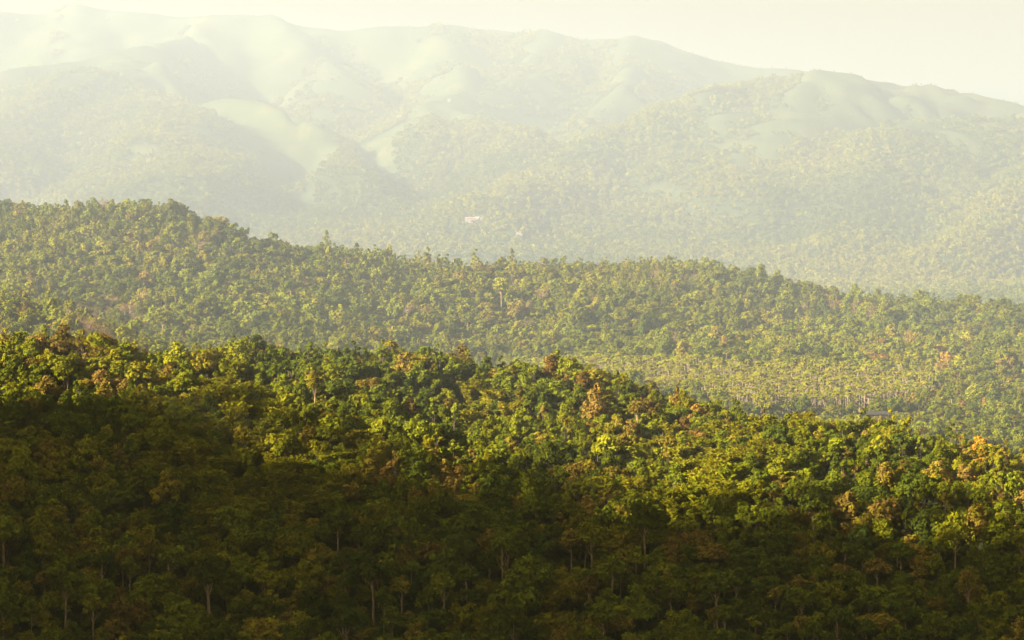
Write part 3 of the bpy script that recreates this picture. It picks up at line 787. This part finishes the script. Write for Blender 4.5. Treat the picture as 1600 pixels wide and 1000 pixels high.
def house(px, Y, w, d, h, roof, turn, label, group=None, wall=None, py=None):
    if py is not None:
        Ys = np.arange(4000, 7600, 4.0); dd = ray(px, py); t = Ys / dd[1]
        g = ground(dd[0] * t, Ys) - (ZC + dd[2] * t); k = int(np.argmax(g > -h)); Y = float(Ys[k]) if g[k] > -h else Y
    x = (px - 800) / F * Y / 1.0
    z = float(ground(np.array([x]), np.array([Y]))[0])
    e = bpy.data.objects.new('house', None); col.objects.link(e); e.location = (x, Y, z + 2.5); e.rotation_euler = (0, 0, turn)
    if Y > 4000: e.scale = (0.72, 0.72, 0.72)
    e['label'] = label; e['category'] = 'house'
    if group: e['group'] = group
    wm_ = wall or MAT_WALL
    V, Fc = cuboid(-w / 2, w / 2, -d / 2, d / 2, -5, h)
    n0 = len(V); V += [(-w / 2, 0, h + d * 0.28), (w / 2, 0, h + d * 0.28)]
    Fc += [(n0 - 7, n0 - 5, n0), (n0 - 3, n0 + 1, n0 - 1)]
    part('wall', V, Fc, wm_, e)
    o = 0.7; rz = h - 0.28 * 2 * o * 0.5; k = 0.28 * 2
    zt = h + d * 0.28 + 0.1; ze = zt - (d / 2 + o) * 0.56; T = 0.25
    Vr = []
    for X in (-w / 2 - o, w / 2 + o):
        Vr += [(X, -d / 2 - o, ze), (X, 0, zt), (X, d / 2 + o, ze), (X, -d / 2 - o, ze + T), (X, 0, zt + T), (X, d / 2 + o, ze + T)]
    part('roof', Vr, [(0, 1, 7, 6), (1, 2, 8, 7), (3, 9, 10, 4), (4, 10, 11, 5), (0, 6, 9, 3), (2, 5, 11, 8), (0, 3, 4, 1), (1, 4, 5, 2), (6, 7, 10, 9), (7, 8, 11, 10)], roof, e)
    part('door', *cuboid(-0.6, 0.6, -d / 2 - 0.06, -d / 2 + 0.02, -2.3, -0.2 + min(0, h - 2.2)), MAT_OPEN, e)
    for q in (-0.3, 0.3):
        part('window', *cuboid(q * w - 0.6, q * w + 0.6, -d / 2 - 0.06, -d / 2 + 0.02, -1.1, 0.2), MAT_OPEN, e)
    return e
house(735, 5960, 26, 9, 7, MAT_TILE, 0.1, 'long pale house, leftmost of the hamlet at the foot of the far mountains', py=342)
house(746, 5968, 11, 9, 6, MAT_TIN, -0.3, 'bright white house in the middle of the far hamlet', py=341)
house(755, 5960, 13, 8, 5, MAT_TILE, 0.2, 'small pinkish house at the right end of the far hamlet', py=343)
house(767, 5918, 7, 6, 5, MAT_TIN, 0.3, 'tiny white house just below the far hamlet', py=351)
house(811, 5794, 15, 8, 5, MAT_TILE, 0.0, 'lone red-roofed house low on the far slope, right of the hamlet', py=365)
house(625, 7288, 19, 9, 5, MAT_TILE, 0.1, 'red-roofed house high on the far slope beside a grassy knoll', py=183)
house(702, 7703, 9, 8, 6, MAT_TIN, 0.2, 'white house perched on top of the grassy knoll', py=156)
house(642, 7620, 9, 8, 5, MAT_TIN, -0.1, 'small white house left of the grassy knoll, far slope', py=163)
house(342, 7869, 24, 9, 5, MAT_TIN, 0.1, 'pale long building high on the left far mountain', py=126)
house(468, 7454, 34, 10, 4, MAT_TIN, -0.05, 'long low grey shed beside the bright grassy spur', py=173)
house(352, 6458, 11, 8, 5, MAT_TILE, 0.2, 'small reddish house on the left far slope among trees', py=245)
house(1320, 1835, 6, 4.5, 3.2, MAT_TILE, 0.3, 'small pinkish hut at the back of the palm grove')
house(1372, 1640, 12, 5, 1.6, MAT_DARK, 0.05, 'long dark-roofed shed in front of the palm grove', wall=MAT_OPEN)
# bright paddy in front of the palms
pv, pf = [], []
for j in range(9):
    for i in range(25):
        X = 163 + i * 2.1; Y = 1628 + j * 2.4 + 2 * math.sin(i * 0.5)
        pv.append((X, Y, float(ground(np.array([X]), np.array([Y]))[0]) + 1.3 + 0.12 * math.sin(i * 2.2 + j)))
for j in range(8):
    for i in range(24): pf.append((j * 25 + i, j * 25 + i + 1, j * 25 + i + 26, j * 25 + i + 25))
fm = bpy.data.meshes.new('field'); fm.from_pydata(pv, [], pf); fm.update(); fm.materials.append(plain_material('young_crop', (0.20, 0.24, 0.012), (0.14, 0.19, 0.012), 0.6))
fo = bpy.data.objects.new('field', fm); col.objects.link(fo); fo['kind'] = 'structure'; fo['label'] = 'bright green crop field before the palm grove'

# ------------------------------------------------------------------ haze
def box(name, lo, hi):
    v = [(x, y, z) for x in (lo[0], hi[0]) for y in (lo[1], hi[1]) for z in (lo[2], hi[2])]
    f = [(0, 1, 3, 2), (4, 6, 7, 5), (0, 4, 5, 1), (2, 3, 7, 6), (0, 2, 6, 4), (1, 5, 7, 3)]
    me = bpy.data.meshes.new(name); me.from_pydata(v, [], f); me.update()
    return me
hm = bpy.data.materials.new('haze'); hm.use_nodes = True
hn = hm.node_tree.nodes; hn.clear()
ho = hn.new('ShaderNodeOutputMaterial'); hv = hn.new('ShaderNodeVolumePrincipled')
hv.inputs['Color'].default_value = (0.87, 1.0, 1.0, 1)
hv.inputs['Density'].default_value = HAZE_DENSITY
hv.inputs['Density Attribute'].default_value = ''
hv.inputs['Color Attribute'].default_value = ''
hv.inputs['Temperature Attribute'].default_value = ''
hv.inputs['Anisotropy'].default_value = 0.32
hm.node_tree.links.new(hv.outputs[0], ho.inputs['Volume'])
try: hm.cycles.homogeneous_volume = True
except Exception: pass
lowest = -30.0
hb = box('haze', (-6500, -2700, lowest), (6500, 13500, 775)); hb.materials.append(hm)
hobj = bpy.data.objects.new('haze', hb); col.objects.link(hobj); hobj['kind'] = 'stuff'; hobj['label'] = 'pale haze filling the valleys'
